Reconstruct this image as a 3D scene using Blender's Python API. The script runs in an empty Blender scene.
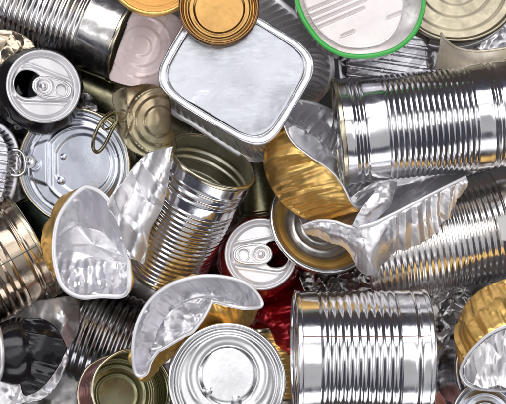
import bpy, bmesh, math, random
from mathutils import Vector, Matrix, noise
from mathutils.geometry import delaunay_2d_cdt
R_ = math.radians
S = 0.00065          # metres per photo pixel at the pile's middle height
D = 1300.0           # camera height in the same units
sc = bpy.context.scene
COL = sc.collection

# ------------------------------------------------------------------ camera, world, lamps, exposure
cd = bpy.data.cameras.new('camera'); cam = bpy.data.objects.new('camera', cd); COL.objects.link(cam)
cd.sensor_width = 36; cd.lens = 36 * D / 506; cd.clip_start = 0.02; cd.clip_end = 20
cam.location = (0, 0, D * S); cam.rotation_euler = (0, 0, 0)
cd.dof.use_dof = True; cd.dof.focus_distance = (D - 70) * S; cd.dof.aperture_fstop = 15
sc.camera = cam
w = bpy.data.worlds.new('World'); sc.world = w; w.use_nodes = True
wn = w.node_tree.nodes; wl = w.node_tree.links
bg = wn['Background']; bg.inputs['Strength'].default_value = 1.0
wtc = wn.new('ShaderNodeTexCoord'); wsp = wn.new('ShaderNodeSeparateXYZ'); wr = wn.new('ShaderNodeValToRGB')
wl.new(wtc.outputs['Generated'], wsp.inputs[0]); wl.new(wsp.outputs['Z'], wr.inputs[0]); wl.new(wr.outputs[0], bg.inputs['Color'])
wr.color_ramp.elements[0].position = 0.0; wr.color_ramp.elements[0].color = (0.05, 0.04, 0.036, 1)
wr.color_ramp.elements[1].position = 1.0; wr.color_ramp.elements[1].color = (0.04, 0.04, 0.05, 1)
e = wr.color_ramp.elements.new(0.45); e.color = (0.038, 0.039, 0.055, 1)
def area(name, loc, tgt, sx, sy, power, col=(1, 1, 1)):
    l = bpy.data.lights.new(name, 'AREA'); l.shape = 'RECTANGLE'; l.size = sx; l.size_y = sy; l.energy = power; l.color = col
    o = bpy.data.objects.new(name, l); COL.objects.link(o); o.location = loc
    o.rotation_euler = (Vector(tgt) - Vector(loc)).to_track_quat('-Z', 'Y').to_euler()
    return o
area('softbox_top', (-0.15, 0.92, 1.12), (0, 0, 0), 1.5, 0.70, 6.2, (1.0, 0.985, 1.0))
area('softbox_overhead', (-0.05, 0.08, 1.42), (0, 0, 0), 1.3, 0.58, 2.05, (1, 1, 1))
area('softbox_front', (0.15, -1.15, 0.55), (0, 0, 0), 1.3, 0.45, 2.6, (0.95, 0.97, 1.0))
area('softbox_left', (-1.15, 0.0, 0.62), (0, 0, 0), 0.5, 1.0, 2.4, (0.96, 0.97, 1.0))
area('added_fill', (0.1, -0.1, 2.0), (0, 0, 0), 3.0, 2.8, 8.5, (1.0, 0.99, 0.98))  # broad dim fill lamp, added to neutralise dark bands and lift matte colours
area('softbox_right', (1.15, 0.25, 0.70), (0, 0, 0), 0.45, 0.9, 1.9, (1.0, 0.97, 0.94))
vs = sc.view_settings; vs.view_transform = 'Standard'; vs.look = 'None'; vs.exposure = 0.52; vs.gamma = 1

# ------------------------------------------------------------------ materials
def mat(name, col, rough=0.2, metal=1.0, bump=0.15, bscale=260, col2=None, cscale=60, rvar=0.1,
        stretch=None, coat=0.0, cthr=(0.35, 0.65), smudge=0.14):
    m = bpy.data.materials.new(name); m.use_nodes = True
    n = m.node_tree.nodes; l = m.node_tree.links; b = n['Principled BSDF']
    b.inputs['Metallic'].default_value = metal; b.inputs['Coat Weight'].default_value = coat
    b.inputs['Coat Roughness'].default_value = 0.08
    tc = n.new('ShaderNodeTexCoord'); mp = n.new('ShaderNodeMapping'); l.new(tc.outputs['Object'], mp.inputs[0])
    if stretch: mp.inputs['Scale'].default_value = stretch
    n1 = n.new('ShaderNodeTexNoise'); n1.inputs['Scale'].default_value = cscale; n1.inputs['Detail'].default_value = 6
    l.new(tc.outputs['Object'], n1.inputs['Vector'])
    r = n.new('ShaderNodeValToRGB'); l.new(n1.outputs['Fac'], r.inputs[0]); l.new(r.outputs[0], b.inputs['Base Color'])
    r.color_ramp.elements[0].position = cthr[0]; r.color_ramp.elements[1].position = cthr[1]
    c2 = col2 or tuple(c * 0.88 for c in col)
    r.color_ramp.elements[0].color = (*c2, 1); r.color_ramp.elements[1].color = (*col, 1)
    n2 = n.new('ShaderNodeTexNoise'); n2.inputs['Scale'].default_value = 140; n2.inputs['Detail'].default_value = 8
    n2.inputs['Roughness'].default_value = 0.7
    l.new(mp.outputs[0], n2.inputs['Vector'])
    mr = n.new('ShaderNodeMapRange'); l.new(n2.outputs['Fac'], mr.inputs['Value'])
    mr.inputs['From Min'].default_value = 0.3; mr.inputs['From Max'].default_value = 0.7
    mr.inputs['To Min'].default_value = max(0.02, rough - rvar); mr.inputs['To Max'].default_value = rough + rvar
    n4 = n.new('ShaderNodeTexNoise'); n4.inputs['Scale'].default_value = 32; n4.inputs['Detail'].default_value = 9; n4.inputs['Roughness'].default_value = 0.65
    l.new(tc.outputs['Object'], n4.inputs['Vector'])
    m4 = n.new('ShaderNodeMapRange'); l.new(n4.outputs['Fac'], m4.inputs['Value'])
    m4.inputs['From Min'].default_value = 0.50; m4.inputs['From Max'].default_value = 0.68; m4.inputs['To Min'].default_value = 0; m4.inputs['To Max'].default_value = smudge
    ad = n.new('ShaderNodeMath'); ad.operation = 'ADD'; l.new(mr.outputs[0], ad.inputs[0]); l.new(m4.outputs[0], ad.inputs[1])
    l.new(ad.outputs[0], b.inputs['Roughness'])
    n3 = n.new('ShaderNodeTexNoise'); n3.inputs['Scale'].default_value = bscale; n3.inputs['Detail'].default_value = 5
    l.new(mp.outputs[0], n3.inputs['Vector'])
    bp = n.new('ShaderNodeBump'); bp.inputs['Strength'].default_value = bump; bp.inputs['Distance'].default_value = 0.0006
    l.new(n3.outputs['Fac'], bp.inputs['Height']); l.new(bp.outputs[0], b.inputs['Normal'])
    return m
TIN = mat('tinplate', (0.87, 0.86, 0.88), 0.135, bump=0.08, rvar=0.05, col2=(0.70, 0.70, 0.72))
TIND = mat('tinplate_worn', (0.88, 0.87, 0.88), 0.19, bump=0.12, rvar=0.08, col2=(0.74, 0.70, 0.66), cscale=45)
TINB = mat('tinplate_brass', (0.62, 0.52, 0.41), 0.16, bump=0.15, rvar=0.08, col2=(0.50, 0.40, 0.30))
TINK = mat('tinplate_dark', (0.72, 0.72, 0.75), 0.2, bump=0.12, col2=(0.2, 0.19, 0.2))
INNER = mat('inner_lacquer', (0.80, 0.76, 0.63), 0.36, bump=0.1, col2=(0.52, 0.50, 0.41))
OLIVE = mat('olive_lacquer', (0.38, 0.36, 0.22), 0.25, bump=0.1, col2=(0.28, 0.27, 0.17))
GREEN_D = mat('dark_green_lacquer', (0.14, 0.17, 0.15), 0.3, bump=0.1, col2=(0.09, 0.11, 0.10))
RIMB = mat('rim_brass', (0.62, 0.56, 0.42), 0.18, bump=0.05, rvar=0.05)
RIMS = mat('rim_silver', (0.8, 0.8, 0.82), 0.14, bump=0.05, rvar=0.05)
ALU = mat('aluminium_lid', (0.92, 0.91, 0.93), 0.33, bump=0.12, rvar=0.06, stretch=(1, 8, 1))
SHEET = mat('beige_lacquered_sheet', (0.78, 0.70, 0.56), 0.32, metal=0.45, bump=0.06)
DISHM = mat('dish_metal', (0.86, 0.84, 0.83), 0.30, bump=0.08)
FLAPM = mat('matte_pale_foil', (0.97, 0.95, 0.97), 0.32, metal=0.78, bump=0.06, bscale=120)
HOLEG = mat('painted_inside_lit', (0.35, 0.37, 0.42), 0.4, bump=0.1)  # lit can inside painted as a paler grey on mouth edge and flap
ALUW = mat('lacquered_aluminium', (0.95, 0.94, 0.96), 0.36, metal=0.7, bump=0.05, rvar=0.05)
LIDB = mat('blue_grey_lid', (0.66, 0.69, 0.77), 0.26, bump=0.10, rvar=0.06, col2=(0.58, 0.61, 0.68))
LIDS = mat('bright_lid', (0.73, 0.73, 0.74), 0.26, bump=0.12, rvar=0.07)
FOIL = mat('silver_foil', (0.93, 0.92, 0.95), 0.32, metal=0.85, bump=0.2, bscale=150, rvar=0.08)
FOILT = mat('smooth_tray_foil', (0.58, 0.59, 0.63), 0.30, bump=0.10, bscale=160, rvar=0.09, stretch=(1, 3, 1), col2=(0.50, 0.51, 0.55), cscale=30)
FOILT2 = mat('tray_flange_foil', (0.80, 0.80, 0.83), 0.30, bump=0.08)
FOILG = mat('grey_foil', (0.68, 0.67, 0.72), 0.30, bump=0.15, bscale=150)
FOILW = mat('white_rim_foil', (0.95, 0.94, 0.96), 0.38, metal=0.65, bump=0.1)
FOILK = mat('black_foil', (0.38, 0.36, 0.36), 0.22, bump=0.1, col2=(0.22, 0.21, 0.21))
GOLD = mat('gold_foil', (1.0, 0.65, 0.22), 0.33, metal=0.85, bump=0.04, bscale=80, col2=(0.94, 0.60, 0.18), rvar=0.08)
GOLDC = mat('gold_crumple', (0.66, 0.54, 0.40), 0.2, bump=0.1, bscale=160)
BRONZE = mat('bronze_lacquer', (0.40, 0.235, 0.08), 0.22, bump=0.10, col2=(0.30, 0.17, 0.06), rvar=0.07)
BRONZED = mat('bronze_rim', (0.24, 0.13, 0.06), 0.22, bump=0.1)
ORANGE = mat('orange_gold_lacquer', (0.76, 0.40, 0.12), 0.45, bump=0.2, stretch=(1, 14, 1), rvar=0.1)
CREAM = mat('cream_gold_lacquer', (0.50, 0.45, 0.33), 0.38, bump=0.12, col2=(0.45, 0.40, 0.29), rvar=0.07)
KHAKI = mat('khaki_lacquer', (0.46, 0.42, 0.28), 0.36, bump=0.15, col2=(0.42, 0.32, 0.20), cscale=26, rvar=0.07)
BRASS = mat('brass_wire', (0.30, 0.26, 0.16), 0.2, bump=0.05)
PINK = mat('pale_pink_enamel', (0.94, 0.78, 0.76), 0.28, metal=0.1, bump=0.02, col2=(0.91, 0.74, 0.72), coat=0.3)
PINKW = mat('pinkish_white_enamel', (0.94, 0.87, 0.86), 0.26, metal=0.3, bump=0.06, coat=0.5)
GREEN = mat('bright_green_enamel', (0.05, 0.52, 0.07), 0.25, metal=0.0, bump=0.05, col2=(0.04, 0.46, 0.06), coat=0.6)
RED = mat('red_can_paint', (0.52, 0.015, 0.03), 0.2, metal=0.75, bump=0.25, bscale=180, col2=(0.42, 0.01, 0.02), coat=0.4)
REDP = mat('salmon_can_paint', (0.48, 0.22, 0.2), 0.2, metal=0.7, bump=0.1, coat=0.4)
BLACK = mat('black_can_paint', (0.010, 0.009, 0.012), 0.17, metal=0.0, bump=0.08, bscale=120, coat=0.1)
HOLE = mat('painted_inside_shade', (0.02, 0.02, 0.022), 0.45, metal=0.6, bump=0.1)  # shade inside the can painted near-black on mouth edge and flap
SEAM = mat('seam_lacquer', (0.22, 0.12, 0.11), 0.3, bump=0.05)
PAPER = mat('white_label_remnant', (0.88, 0.87, 0.86), 0.5, metal=0.0, bump=0.5, bscale=300)
GROUND = mat('dark_surface', (0.03, 0.03, 0.032), 0.5, metal=0.0, bump=0.4)

# ------------------------------------------------------------------ geometry helpers (units: photo pixels)
def U(x, y, z):                      # seen at photo pixel (x, y) from the camera when it lies at height z
    k = 1 - z / D
    return Vector(((x - 253) * k, (202 - y) * k, z))
def frame(x, y, z, az, el, roll=0):
    a, e2 = R_(az), R_(el)
    ax = Vector((math.cos(e2) * math.cos(a), math.cos(e2) * math.sin(a), math.sin(e2)))
    ref = Vector((1, 0, 0)) if el > 40 else Vector((0, 0, 1))
    X = (ref - ax * ref.dot(ax)).normalized(); Y = ax.cross(X)
    M = Matrix((X, Y, ax)).transposed().to_4x4(); M.translation = U(x, y, z)
    return M @ Matrix.Rotation(R_(roll), 4, 'Z')
def thing(name, label, cat, M, group=None):
    o = bpy.data.objects.new(name, None); COL.objects.link(o)
    o.empty_display_size = 0.01
    Ms = M.copy(); Ms.translation = M.translation * S
    o.matrix_world = Ms
    o['label'] = label; o['category'] = cat
    if group: o['group'] = group
    o['_k'] = 1
    TH[o.name] = M
    return o
TH = {}
def part(parent, name, geo, mats, ang=45, solid=0, off=0.0, world=False, label=None, root=None, offmat=0):
    v, f = geo[0], geo[1]; mi = geo[2] if len(geo) > 2 else None
    if world:
        Mi = TH[(root or parent).name].inverted(); v = [Mi @ Vector(p) for p in v]
    me = bpy.data.meshes.new(name); me.from_pydata([Vector(p) * S for p in v], [], f)
    for m in (mats if isinstance(mats, (list, tuple)) else [mats]): me.materials.append(m)
    if mi:
        for p, i in zip(me.polygons, mi): p.material_index = i
    bm = bmesh.new(); bm.from_mesh(me); bmesh.ops.remove_doubles(bm, verts=bm.verts, dist=1e-7)
    bmesh.ops.recalc_face_normals(bm, faces=bm.faces) if not world == 'keep' else None
    bm.to_mesh(me); bm.free()
    me.polygons.foreach_set('use_smooth', [True] * len(me.polygons)); me.set_sharp_from_angle(angle=R_(ang))
    o = bpy.data.objects.new(name, me); COL.objects.link(o); o.parent = parent
    if label: o['label'] = label
    if solid:
        s = o.modifiers.new('sheet', 'SOLIDIFY'); s.thickness = solid * S; s.offset = off; s.use_rim = True
        s.material_offset = offmat
    return o
def lathe(prof, seg=128, fn=None, mi=None):
    v = []; f = []; m = []
    for r, z in prof:
        for i in range(seg):
            t = 2 * math.pi * i / seg
            p = fn(t, r, z) if fn else (r * math.cos(t), r * math.sin(t), z)
            v.append(p)
    for j in range(len(prof) - 1):
        for i in range(seg):
            a = j * seg + i; b = j * seg + (i + 1) % seg
            f.append((a, b, b + seg, a + seg)); m.append(mi(j) if mi else 0)
    return v, f, m
def cr(pts, n, closed=False):        # Catmull-Rom through points (any dimension), n samples per span
    out = []; N = len(pts); P = [Vector(p) for p in pts]
    spans = N if closed else N - 1
    for i in range(spans):
        g = (lambda k: P[k % N]) if closed else (lambda k: P[min(max(k, 0), N - 1)])
        p0, p1, p2, p3 = g(i - 1), g(i), g(i + 1), g(i + 2)
        for s in range(n):
            t = s / n
            out.append(0.5 * ((2 * p1) + (p2 - p0) * t + (2 * p0 - 5 * p1 + 4 * p2 - p3) * t * t + (3 * p1 - p0 - 3 * p2 + p3) * t ** 3))
    if not closed: out.append(P[-1].copy())
    return out
def resample(pts, n, closed=False):
    P = list(pts) + ([pts[0]] if closed else [])
    L = [0]
    for a, b in zip(P, P[1:]): L.append(L[-1] + (b - a).length)
    out = []; j = 0; cnt = n if closed else n - 1
    for i in range(n):
        t = L[-1] * i / cnt
        while j < len(L) - 2 and L[j + 1] < t: j += 1
        d = L[j + 1] - L[j]; out.append(P[j].lerp(P[j + 1], (t - L[j]) / d if d else 0))
    return out
def curve(pts, n, closed=False): return resample(cr(pts, 12, closed), n, closed)
def UL(pts): return [U(*p) for p in pts]
def tube(pts, r, closed=True, seg=10, flat=1.0, up=None):
    v = []; f = []; N = len(pts)
    for i, p in enumerate(pts):
        a = pts[(i - 1) % N] if closed or i > 0 else p; b = pts[(i + 1) % N] if closed or i < N - 1 else p
        T = (b - a).normalized(); u = Vector(up) if up else Vector((0, 0, 1))
        s = T.cross(u)
        s = s.normalized() if s.length > 1e-4 else Vector((1, 0, 0)); n = s.cross(T)
        rr = r(i / N) if callable(r) else r
        for k in range(seg):
            t = 2 * math.pi * k / seg
            v.append(p + s * (rr * math.cos(t)) + n * (rr * flat * math.sin(t)))
    for i in range(N if closed else N - 1):
        for k in range(seg):
            a = i * seg + k; b = i * seg + (k + 1) % seg; j = ((i + 1) % N) * seg
            f.append((a, b, j + (k + 1) % seg, j + k))
    if not closed:
        f.append(tuple(range(seg))); f.append(tuple((N - 1) * seg + k for k in range(seg)))
    return v, f
def tri(x): return abs(2 * (x - math.floor(x + 0.5))) * 2 - 1
def crumple(p, lam, seed=0, warp=0.35, n=5):
    rnd = random.Random(seed * 77 + 5); s = 0
    q = Vector(p) / lam
    q = q + noise.noise_vector(q * 0.6 + Vector((seed, 0, 0))) * warp
    for i in range(n):
        d = Vector((rnd.gauss(0, 1), rnd.gauss(0, 1), rnd.gauss(0, 1))).normalized()
        s += tri(q.dot(d) * rnd.uniform(0.5, 1.3) + rnd.random()) / n
    return s
def _hh(i, j, s):
    v = math.sin(i * 127.1 + j * 311.7 + s * 74.7) * 43758.5453
    return (v - math.floor(v)) * 2 - 1
def facet(x, y, lam, seed=0, ang=0, stretch=1.0, warp=0.45):
    """flat facets meeting in sharp creases: random heights joined over a warped triangle lattice; -1..1"""
    c, s = math.cos(R_(ang)), math.sin(R_(ang))
    X = (x * c + y * s) / (lam * stretch); Y = (-x * s + y * c) / lam
    w_ = noise.noise_vector(Vector((X * 0.9, Y * 0.9, seed * 3.3))); X += w_.x * warp + seed * 5.3; Y += w_.y * warp
    X, Y = X - Y * 0.5773, Y * 1.1547
    i, j = math.floor(X), math.floor(Y); u, v = X - i, Y - j
    h10, h01 = _hh(i + 1, j, seed), _hh(i, j + 1, seed)
    if u + v < 1: return _hh(i, j, seed) * (1 - u - v) + h10 * u + h01 * v
    return _hh(i + 1, j + 1, seed) * (u + v - 1) + h10 * (1 - v) + h01 * (1 - u)
def fac(x, y, lam, seed=0, ang=0, st=1.0): return facet(x, y, lam, seed, ang, st) + 0.38 * facet(x, y, lam * 0.42, seed + 3, ang + 40, st) + 0.13 * facet(x, y, lam * 0.2, seed + 7)
def fac3(p, lam, seed=0, ang=0, st=1.0): return fac(p.x + 0.35 * p.z, p.y - 0.45 * p.z, lam, seed, ang, st)
def loft(loops, N, M, closed=True, disp=None, linear=False, cap=False):
    L = [curve(l, N, closed) for l in loops]
    rows = []
    cols = []
    for i in range(N):
        c = [l[i] for l in L]
        if linear or len(c) == 2:
            cc = []
            for a, b in zip(c, c[1:]):
                for s in range(M): cc.append(a.lerp(b, s / M))
            cc.append(c[-1])
        else: cc = cr(c, M)
        cols.append(cc)
    R = len(cols[0]); v = [cols[i][j].copy() for j in range(R) for i in range(N)]
    if disp:
        nv = []
        for j in range(R):
            for i in range(N):
                a = cols[(i + 1) % N if closed else min(i + 1, N - 1)][j] - cols[(i - 1) % N if closed else max(i - 1, 0)][j]
                b = cols[i][min(j + 1, R - 1)] - cols[i][max(j - 1, 0)]
                n = a.cross(b); n = n.normalized() if n.length > 1e-9 else Vector((0, 0, 1))
                nv.append(cols[i][j] + n * disp(i / N, j / (R - 1), cols[i][j]))
        v = nv
    f = []
    for j in range(R - 1):
        for i in range(N if closed else N - 1):
            a = j * N + i; b = j * N + (i + 1) % N
            f.append((a, b, b + N, a + N))
    if cap == 'first': c = len(v); v.append(sum(v[:N], Vector()) / N); f += [(c, (i + 1) % N, i) for i in range(N)]
    if cap == 'last': c = len(v); o = (R - 1) * N; v.append(sum(v[o:o + N], Vector()) / N); f += [(c, o + i, o + (i + 1) % N) for i in range(N)]
    return v, f
def disc(R, h, nr=56, seg=144, cut=None):
    v = [(0, 0, h(0, 0))]; f = []
    for j in range(1, nr + 1):
        r = R * j / nr
        for i in range(seg):
            t = 2 * math.pi * i / seg; x, y = r * math.cos(t), r * math.sin(t); v.append((x, y, h(x, y)))
    for i in range(seg): f.append((0, 1 + i, 1 + (i + 1) % seg))
    for j in range(nr - 1):
        for i in range(seg):
            a = 1 + j * seg + i; b = 1 + j * seg + (i + 1) % seg
            f.append((a, a + seg, b + seg, b))
    return v, f
def inside(x, y, loop):
    c = False; j = len(loop) - 1
    for i in range(len(loop)):
        xi, yi = loop[i][0], loop[i][1]; xj, yj = loop[j][0], loop[j][1]
        if (yi > y) != (yj > y) and x < (xj - xi) * (y - yi) / (yj - yi) + xi: c = not c
        j = i
    return c
def dist_loop(x, y, loop):
    m = 1e9; n = len(loop)
    for i in range(n):
        ax, ay = loop[i][0], loop[i][1]; bx, by = loop[(i + 1) % n][0], loop[(i + 1) % n][1]
        dx, dy = bx - ax, by - ay; L = dx * dx + dy * dy
        t = 0 if L == 0 else max(0, min(1, ((x - ax) * dx + (y - ay) * dy) / L))
        d = (x - ax - t * dx) ** 2 + (y - ay - t * dy) ** 2
        if d < m: m = d
    return math.sqrt(m)
def fill2d(outer, holes=(), step=1.6):   # triangulated sheet: outer loop, holes, regular points inside
    loops = [outer] + list(holes); pts = []; edges = []
    for lp in loops:
        b = len(pts); n = len(lp); pts += [Vector((p[0], p[1])) for p in lp]
        edges += [(b + i, b + (i + 1) % n) for i in range(n)]
    xs = [p[0] for p in outer]; ys = [p[1] for p in outer]
    y = min(ys); row = 0
    while y < max(ys):
        x = min(xs) + (step / 2 if row % 2 else 0)
        while x < max(xs):
            if inside(x, y, outer) and not any(inside(x, y, h) for h in holes) and min(dist_loop(x, y, l) for l in loops) > step * 0.6:
                pts.append(Vector((x, y)))
            x += step
        y += step * 0.866; row += 1
    r = delaunay_2d_cdt(pts, edges, [], 0, 1e-5)
    vs_, fs = r[0], r[2]; out = []
    for f in fs:
        cx = sum(vs_[i].x for i in f) / 3; cy = sum(vs_[i].y for i in f) / 3
        if inside(cx, cy, outer) and not any(inside(cx, cy, h) for h in holes): out.append(tuple(f))
    return [(p.x, p.y) for p in vs_], out
def sheet(outline, zf, n=160, step=1.7, hf=None):   # curved sheet given in photo coordinates plus a height for each point
    o = [(p.x, p.y) for p in curve([(a, b, 0) for a, b in outline], n, True)]
    p2, f = fill2d(o, (), step)
    return [U(x, y, zf(x, y)) for x, y in p2], f
def ss(a, b, x):
    t = max(0, min(1, (x - a) / (b - a))); return t * t * (3 - 2 * t)
def gs(d, w): return math.exp(-(d / w) ** 2)
def ell(a, b, cx=0, cy=0, n=48, p=2.0):
    o = []
    for i in range(n):
        t = 2 * math.pi * i / n; c, s = math.cos(t), math.sin(t)
        o.append((cx + a * math.copysign(abs(c) ** (2 / p), c), cy + b * math.copysign(abs(s) ** (2 / p), s)))
    return o

# ------------------------------------------------------------------ can builders
def seam_ring(R, z, sgn):            # double seam at a can end
    pr = [(R - 1.9, z - sgn * 1.2), (R - 1.7, z + sgn * 0.9), (R - 0.9, z + sgn * 1.7), (R + 0.5, z + sgn * 1.5), (R + 1.3, z + sgn * 0.4),
          (R + 1.35, z - sgn * 2.4), (R + 0.9, z - sgn * 3.4), (R - 0.2, z - sgn * 3.6)]
    return [(p.x, p.y) for p in cr([(a, b, 0) for a, b in pr], 4)]
def wob(seed, amp, g=0.02):
    def fn(t, r, z):
        d = noise.noise(Vector((math.cos(t) * 1.3 + seed * 9.1, math.sin(t) * 1.3, z * g))) * amp
        d += noise.noise(Vector((math.cos(t) * 4 + seed, math.sin(t) * 4, z * 0.09))) * amp * 0.10
        r2 = r + d
        return (r2 * math.cos(t), r2 * math.sin(t), z)
    return fn
def end_h(R, rings=((0.78, 1), (0.55, 1)), seed=0):
    def h(x, y):
        r = math.hypot(x, y); z = -4.6 + 1.8 * ss(R * 0.93, R * 0.88, r) + 4.2 * ss(R * 0.965, R * 0.99, r)
        for fr, hh in rings: z -= hh * 1.1 * gs(r - R * fr, 1.4)
        z += 0.5 * noise.noise(Vector((x * 0.03 + seed, y * 0.03, seed)))
        return z
    return h
def can(name, label, x, y, z, az, el, R, L, ribs=(0.25, 0.75), pitch=5.2, amp=0.85, beads=(), at='top', roll=0,
        outer=TIN, inner=INNER, rim=RIMS, top='open', bottom='closed', rings=((0.78, 1), (0.55, 1)), endm=None,
        seam=None, seed=1, dent=0.9, group=None, cat='tin can', extra=None, seamm=None):
    k = 1 - z / D; R *= k; L *= k; pitch *= k
    M = frame(x, y, z, az, el, roll)
    if at == 'top': M = M @ Matrix.Translation((0, 0, -L))
    elif at == 'mid': M = M @ Matrix.Translation((0, 0, -L / 2))
    T = thing(name, label, cat, M, group)
    def rr(zz):
        r = R
        a, b = ribs[0] * L, ribs[1] * L
        if a < zz < b:
            n = max(1, round((b - a) / pitch)); ph = (zz - a) / (b - a) * n
            c = 0.5 - 0.5 * math.cos(2 * math.pi * ph)
            r -= amp * (1 - c ** 0.7)
        elif ribs[1] > ribs[0]: 
            r -= 0
        for bz in beads: r += -1.1 * gs(zz - bz * L, 1.5) + 0.5 * gs(zz - bz * L - 3.2, 1.4)
        return r
    nz = int(L / 0.85); prof = [(rr(L * i / nz), L * i / nz) for i in range(nz + 1)]
    fn0 = wob(seed, dent)
    fn = (lambda t, r, zz: extra(*fn0(t, r, zz), R, L)) if extra else fn0
    mi = None
    if top == 'open':
        ni = len(prof); prof += [(r - 0.7, zz) for r, zz in reversed(prof)][:-3]
        mi = lambda j: 0 if j < ni else 1
    part(T, 'body', lathe(prof, 144, fn, mi), [outer, inner])
    part(T, 'rim', lathe(seam_ring(R, L, 1), 128, fn), rim)
    part(T, 'rim', lathe(seam_ring(R, 0, -1), 128, fn), rim)
    eh = end_h(R - 1.2, rings, seed)
    def place(zs, sg):
        g = disc(R - 1.2, eh); return [tuple(Vector(fn(math.atan2(p[1], p[0]), math.hypot(p[0], p[1]), zs + sg * p[2]))) for p in g[0]], g[1]
    if top == 'closed': part(T, 'end_panel', place(L, 1), endm or outer, solid=0.3)
    if bottom == 'closed': part(T, 'end_panel', place(0, -1), endm or (inner if top == 'open' else outer), solid=0.3)
    if seam is not None:
        a0 = R_(seam); v = []; f = []
        pr = [(rr(L * i / nz), L * i / nz) for i in range(4, nz - 3)]
        for r, zz in pr:
            for q in (-1, 0, 1):
                v.append(fn(a0 + q * 0.5 / R, r + (0.3 if q == 0 else 0.1), zz))
        for i in range(len(pr) - 1):
            for q in (0, 1): f.append((i * 3 + q, i * 3 + q + 1, i * 3 + q + 4, i * 3 + q + 3))
        part(T, 'seam', (v, f), seamm or SEAM)
    return T

def soda_lid(T, R, hd, holem=None, fd=16):
    """drink can lid in local coordinates: centre at the origin, mouth towards +X; hd: height of the lid rim top"""
    c = R * 0.84; q = R / 36.0
    rimp = [(R * 0.84, hd - 6), (R * 0.855, hd - 7.2), (R * 0.885, hd - 6.8), (R * 0.905, hd - 4), (R * 0.93, hd - 0.7), (R * 0.955, hd), (R * 0.99, hd - 0.5), (R * 1.0, hd - 2.0), (R * 0.98, hd - 3.6), (R * 0.93, hd - 4.5)]
    part(T, 'rim', lathe([(p.x, p.y) for p in cr([(a, b, 0) for a, b in rimp], 5)], 128), ALUW)
    hole = [(a, b) for a, b in ell(13.2 * q, 14.2 * q, 15.2 * q, 0, 56, 2.15)]
    def h(x, y):
        x, y = x / q, y / q
        t_ = max(0, min(1, (x + 19) / 34)); d = math.hypot(x + 19 - 34 * t_, y) - (11.5 + 5.8 * t_)
        z = hd - 3.0 - 1.5 * ss(1.2, -1.2, d) + 0.8 * gs(d - 1.6, 1.3)
        z += 1.0 * gs(math.hypot(x, y), 3.2)
        z += 0.15 * noise.noise(Vector((x * 0.08, y * 0.08, R)))
        z -= 3.2 * ss(c / q - 2.2, c / q, math.hypot(x, y))
        return z
    outer = [(c * math.cos(2 * math.pi * i / 120), c * math.sin(2 * math.pi * i / 120)) for i in range(120)]
    p2, f = fill2d(outer, [hole], 1.15)
    pn = part(T, 'lid_panel', ([(x, y, h(x, y)) for x, y in p2], f), ALUW, ang=60)
    # folded lip of the mouth and the pushed-in flap
    hl = [Vector((x, y, h(x, y))) for x, y in hole]
    part(T, 'mouth_lip', tube([p + Vector((0, 0, -0.3)) for p in hl], 0.75, True, 8), ALU)
    ctr = Vector((14.6 * q, 0, 0))
    lo = [[p for p in hl], [p + Vector((0, 0, -5)) for p in hl]]
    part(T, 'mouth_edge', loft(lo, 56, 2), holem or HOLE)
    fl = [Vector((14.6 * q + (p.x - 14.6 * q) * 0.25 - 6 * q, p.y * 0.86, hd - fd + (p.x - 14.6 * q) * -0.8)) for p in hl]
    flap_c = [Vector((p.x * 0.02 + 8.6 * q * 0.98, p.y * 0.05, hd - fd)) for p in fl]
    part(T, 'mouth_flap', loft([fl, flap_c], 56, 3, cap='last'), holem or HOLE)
    # tab
    zt = hd - 2.2
    to = []
    for i in range(64):
        t = 2 * math.pi * i / 64; cx, sx = math.cos(t), math.sin(t)
        wdt = 9.2 if cx < 0 else 9.8
        to.append(((-8 + 18.2 * math.copysign(abs(cx) ** 0.8, cx)) * q, wdt * math.copysign(abs(sx) ** 0.85, sx) * q))
    fh = [(a, b) for a, b in ell(5.6 * q, 6.2 * q, -17.0 * q, 0, 36, 2.3)]
    p2, f = fill2d(to, [fh], 0.8)
    def th_(x, y):
        r0 = math.hypot(x, y) / q
        return zt + 0.9 - 1.4 * ss(7.6, 5.6, r0) + 0.7 * gs(r0 - 7.9, 1.2)
    tab = part(T, 'pull_tab', ([(x, y, th_(x, y)) for x, y in p2], f), ALUW, ang=80, solid=0.7)
    part(tab, 'tab_edge', tube([Vector((x, y, zt + 0.6)) for x, y in to], 1.5 * q, True, 10), ALU, root=T)
    part(tab, 'finger_hole_edge', tube([Vector((x, y, zt + 0.7)) for x, y in fh], 0.95 * q, True, 10), ALU, root=T)
    rv = [(0.01, 2.0), (1.5, 1.9), (2.6, 1.4), (3.1, 0.6), (3.6, 0.2), (4.6, -0.2)]
    part(tab, 'rivet', lathe([(a * q, zt + b) for a, b in rv], 36), ALU)
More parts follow.
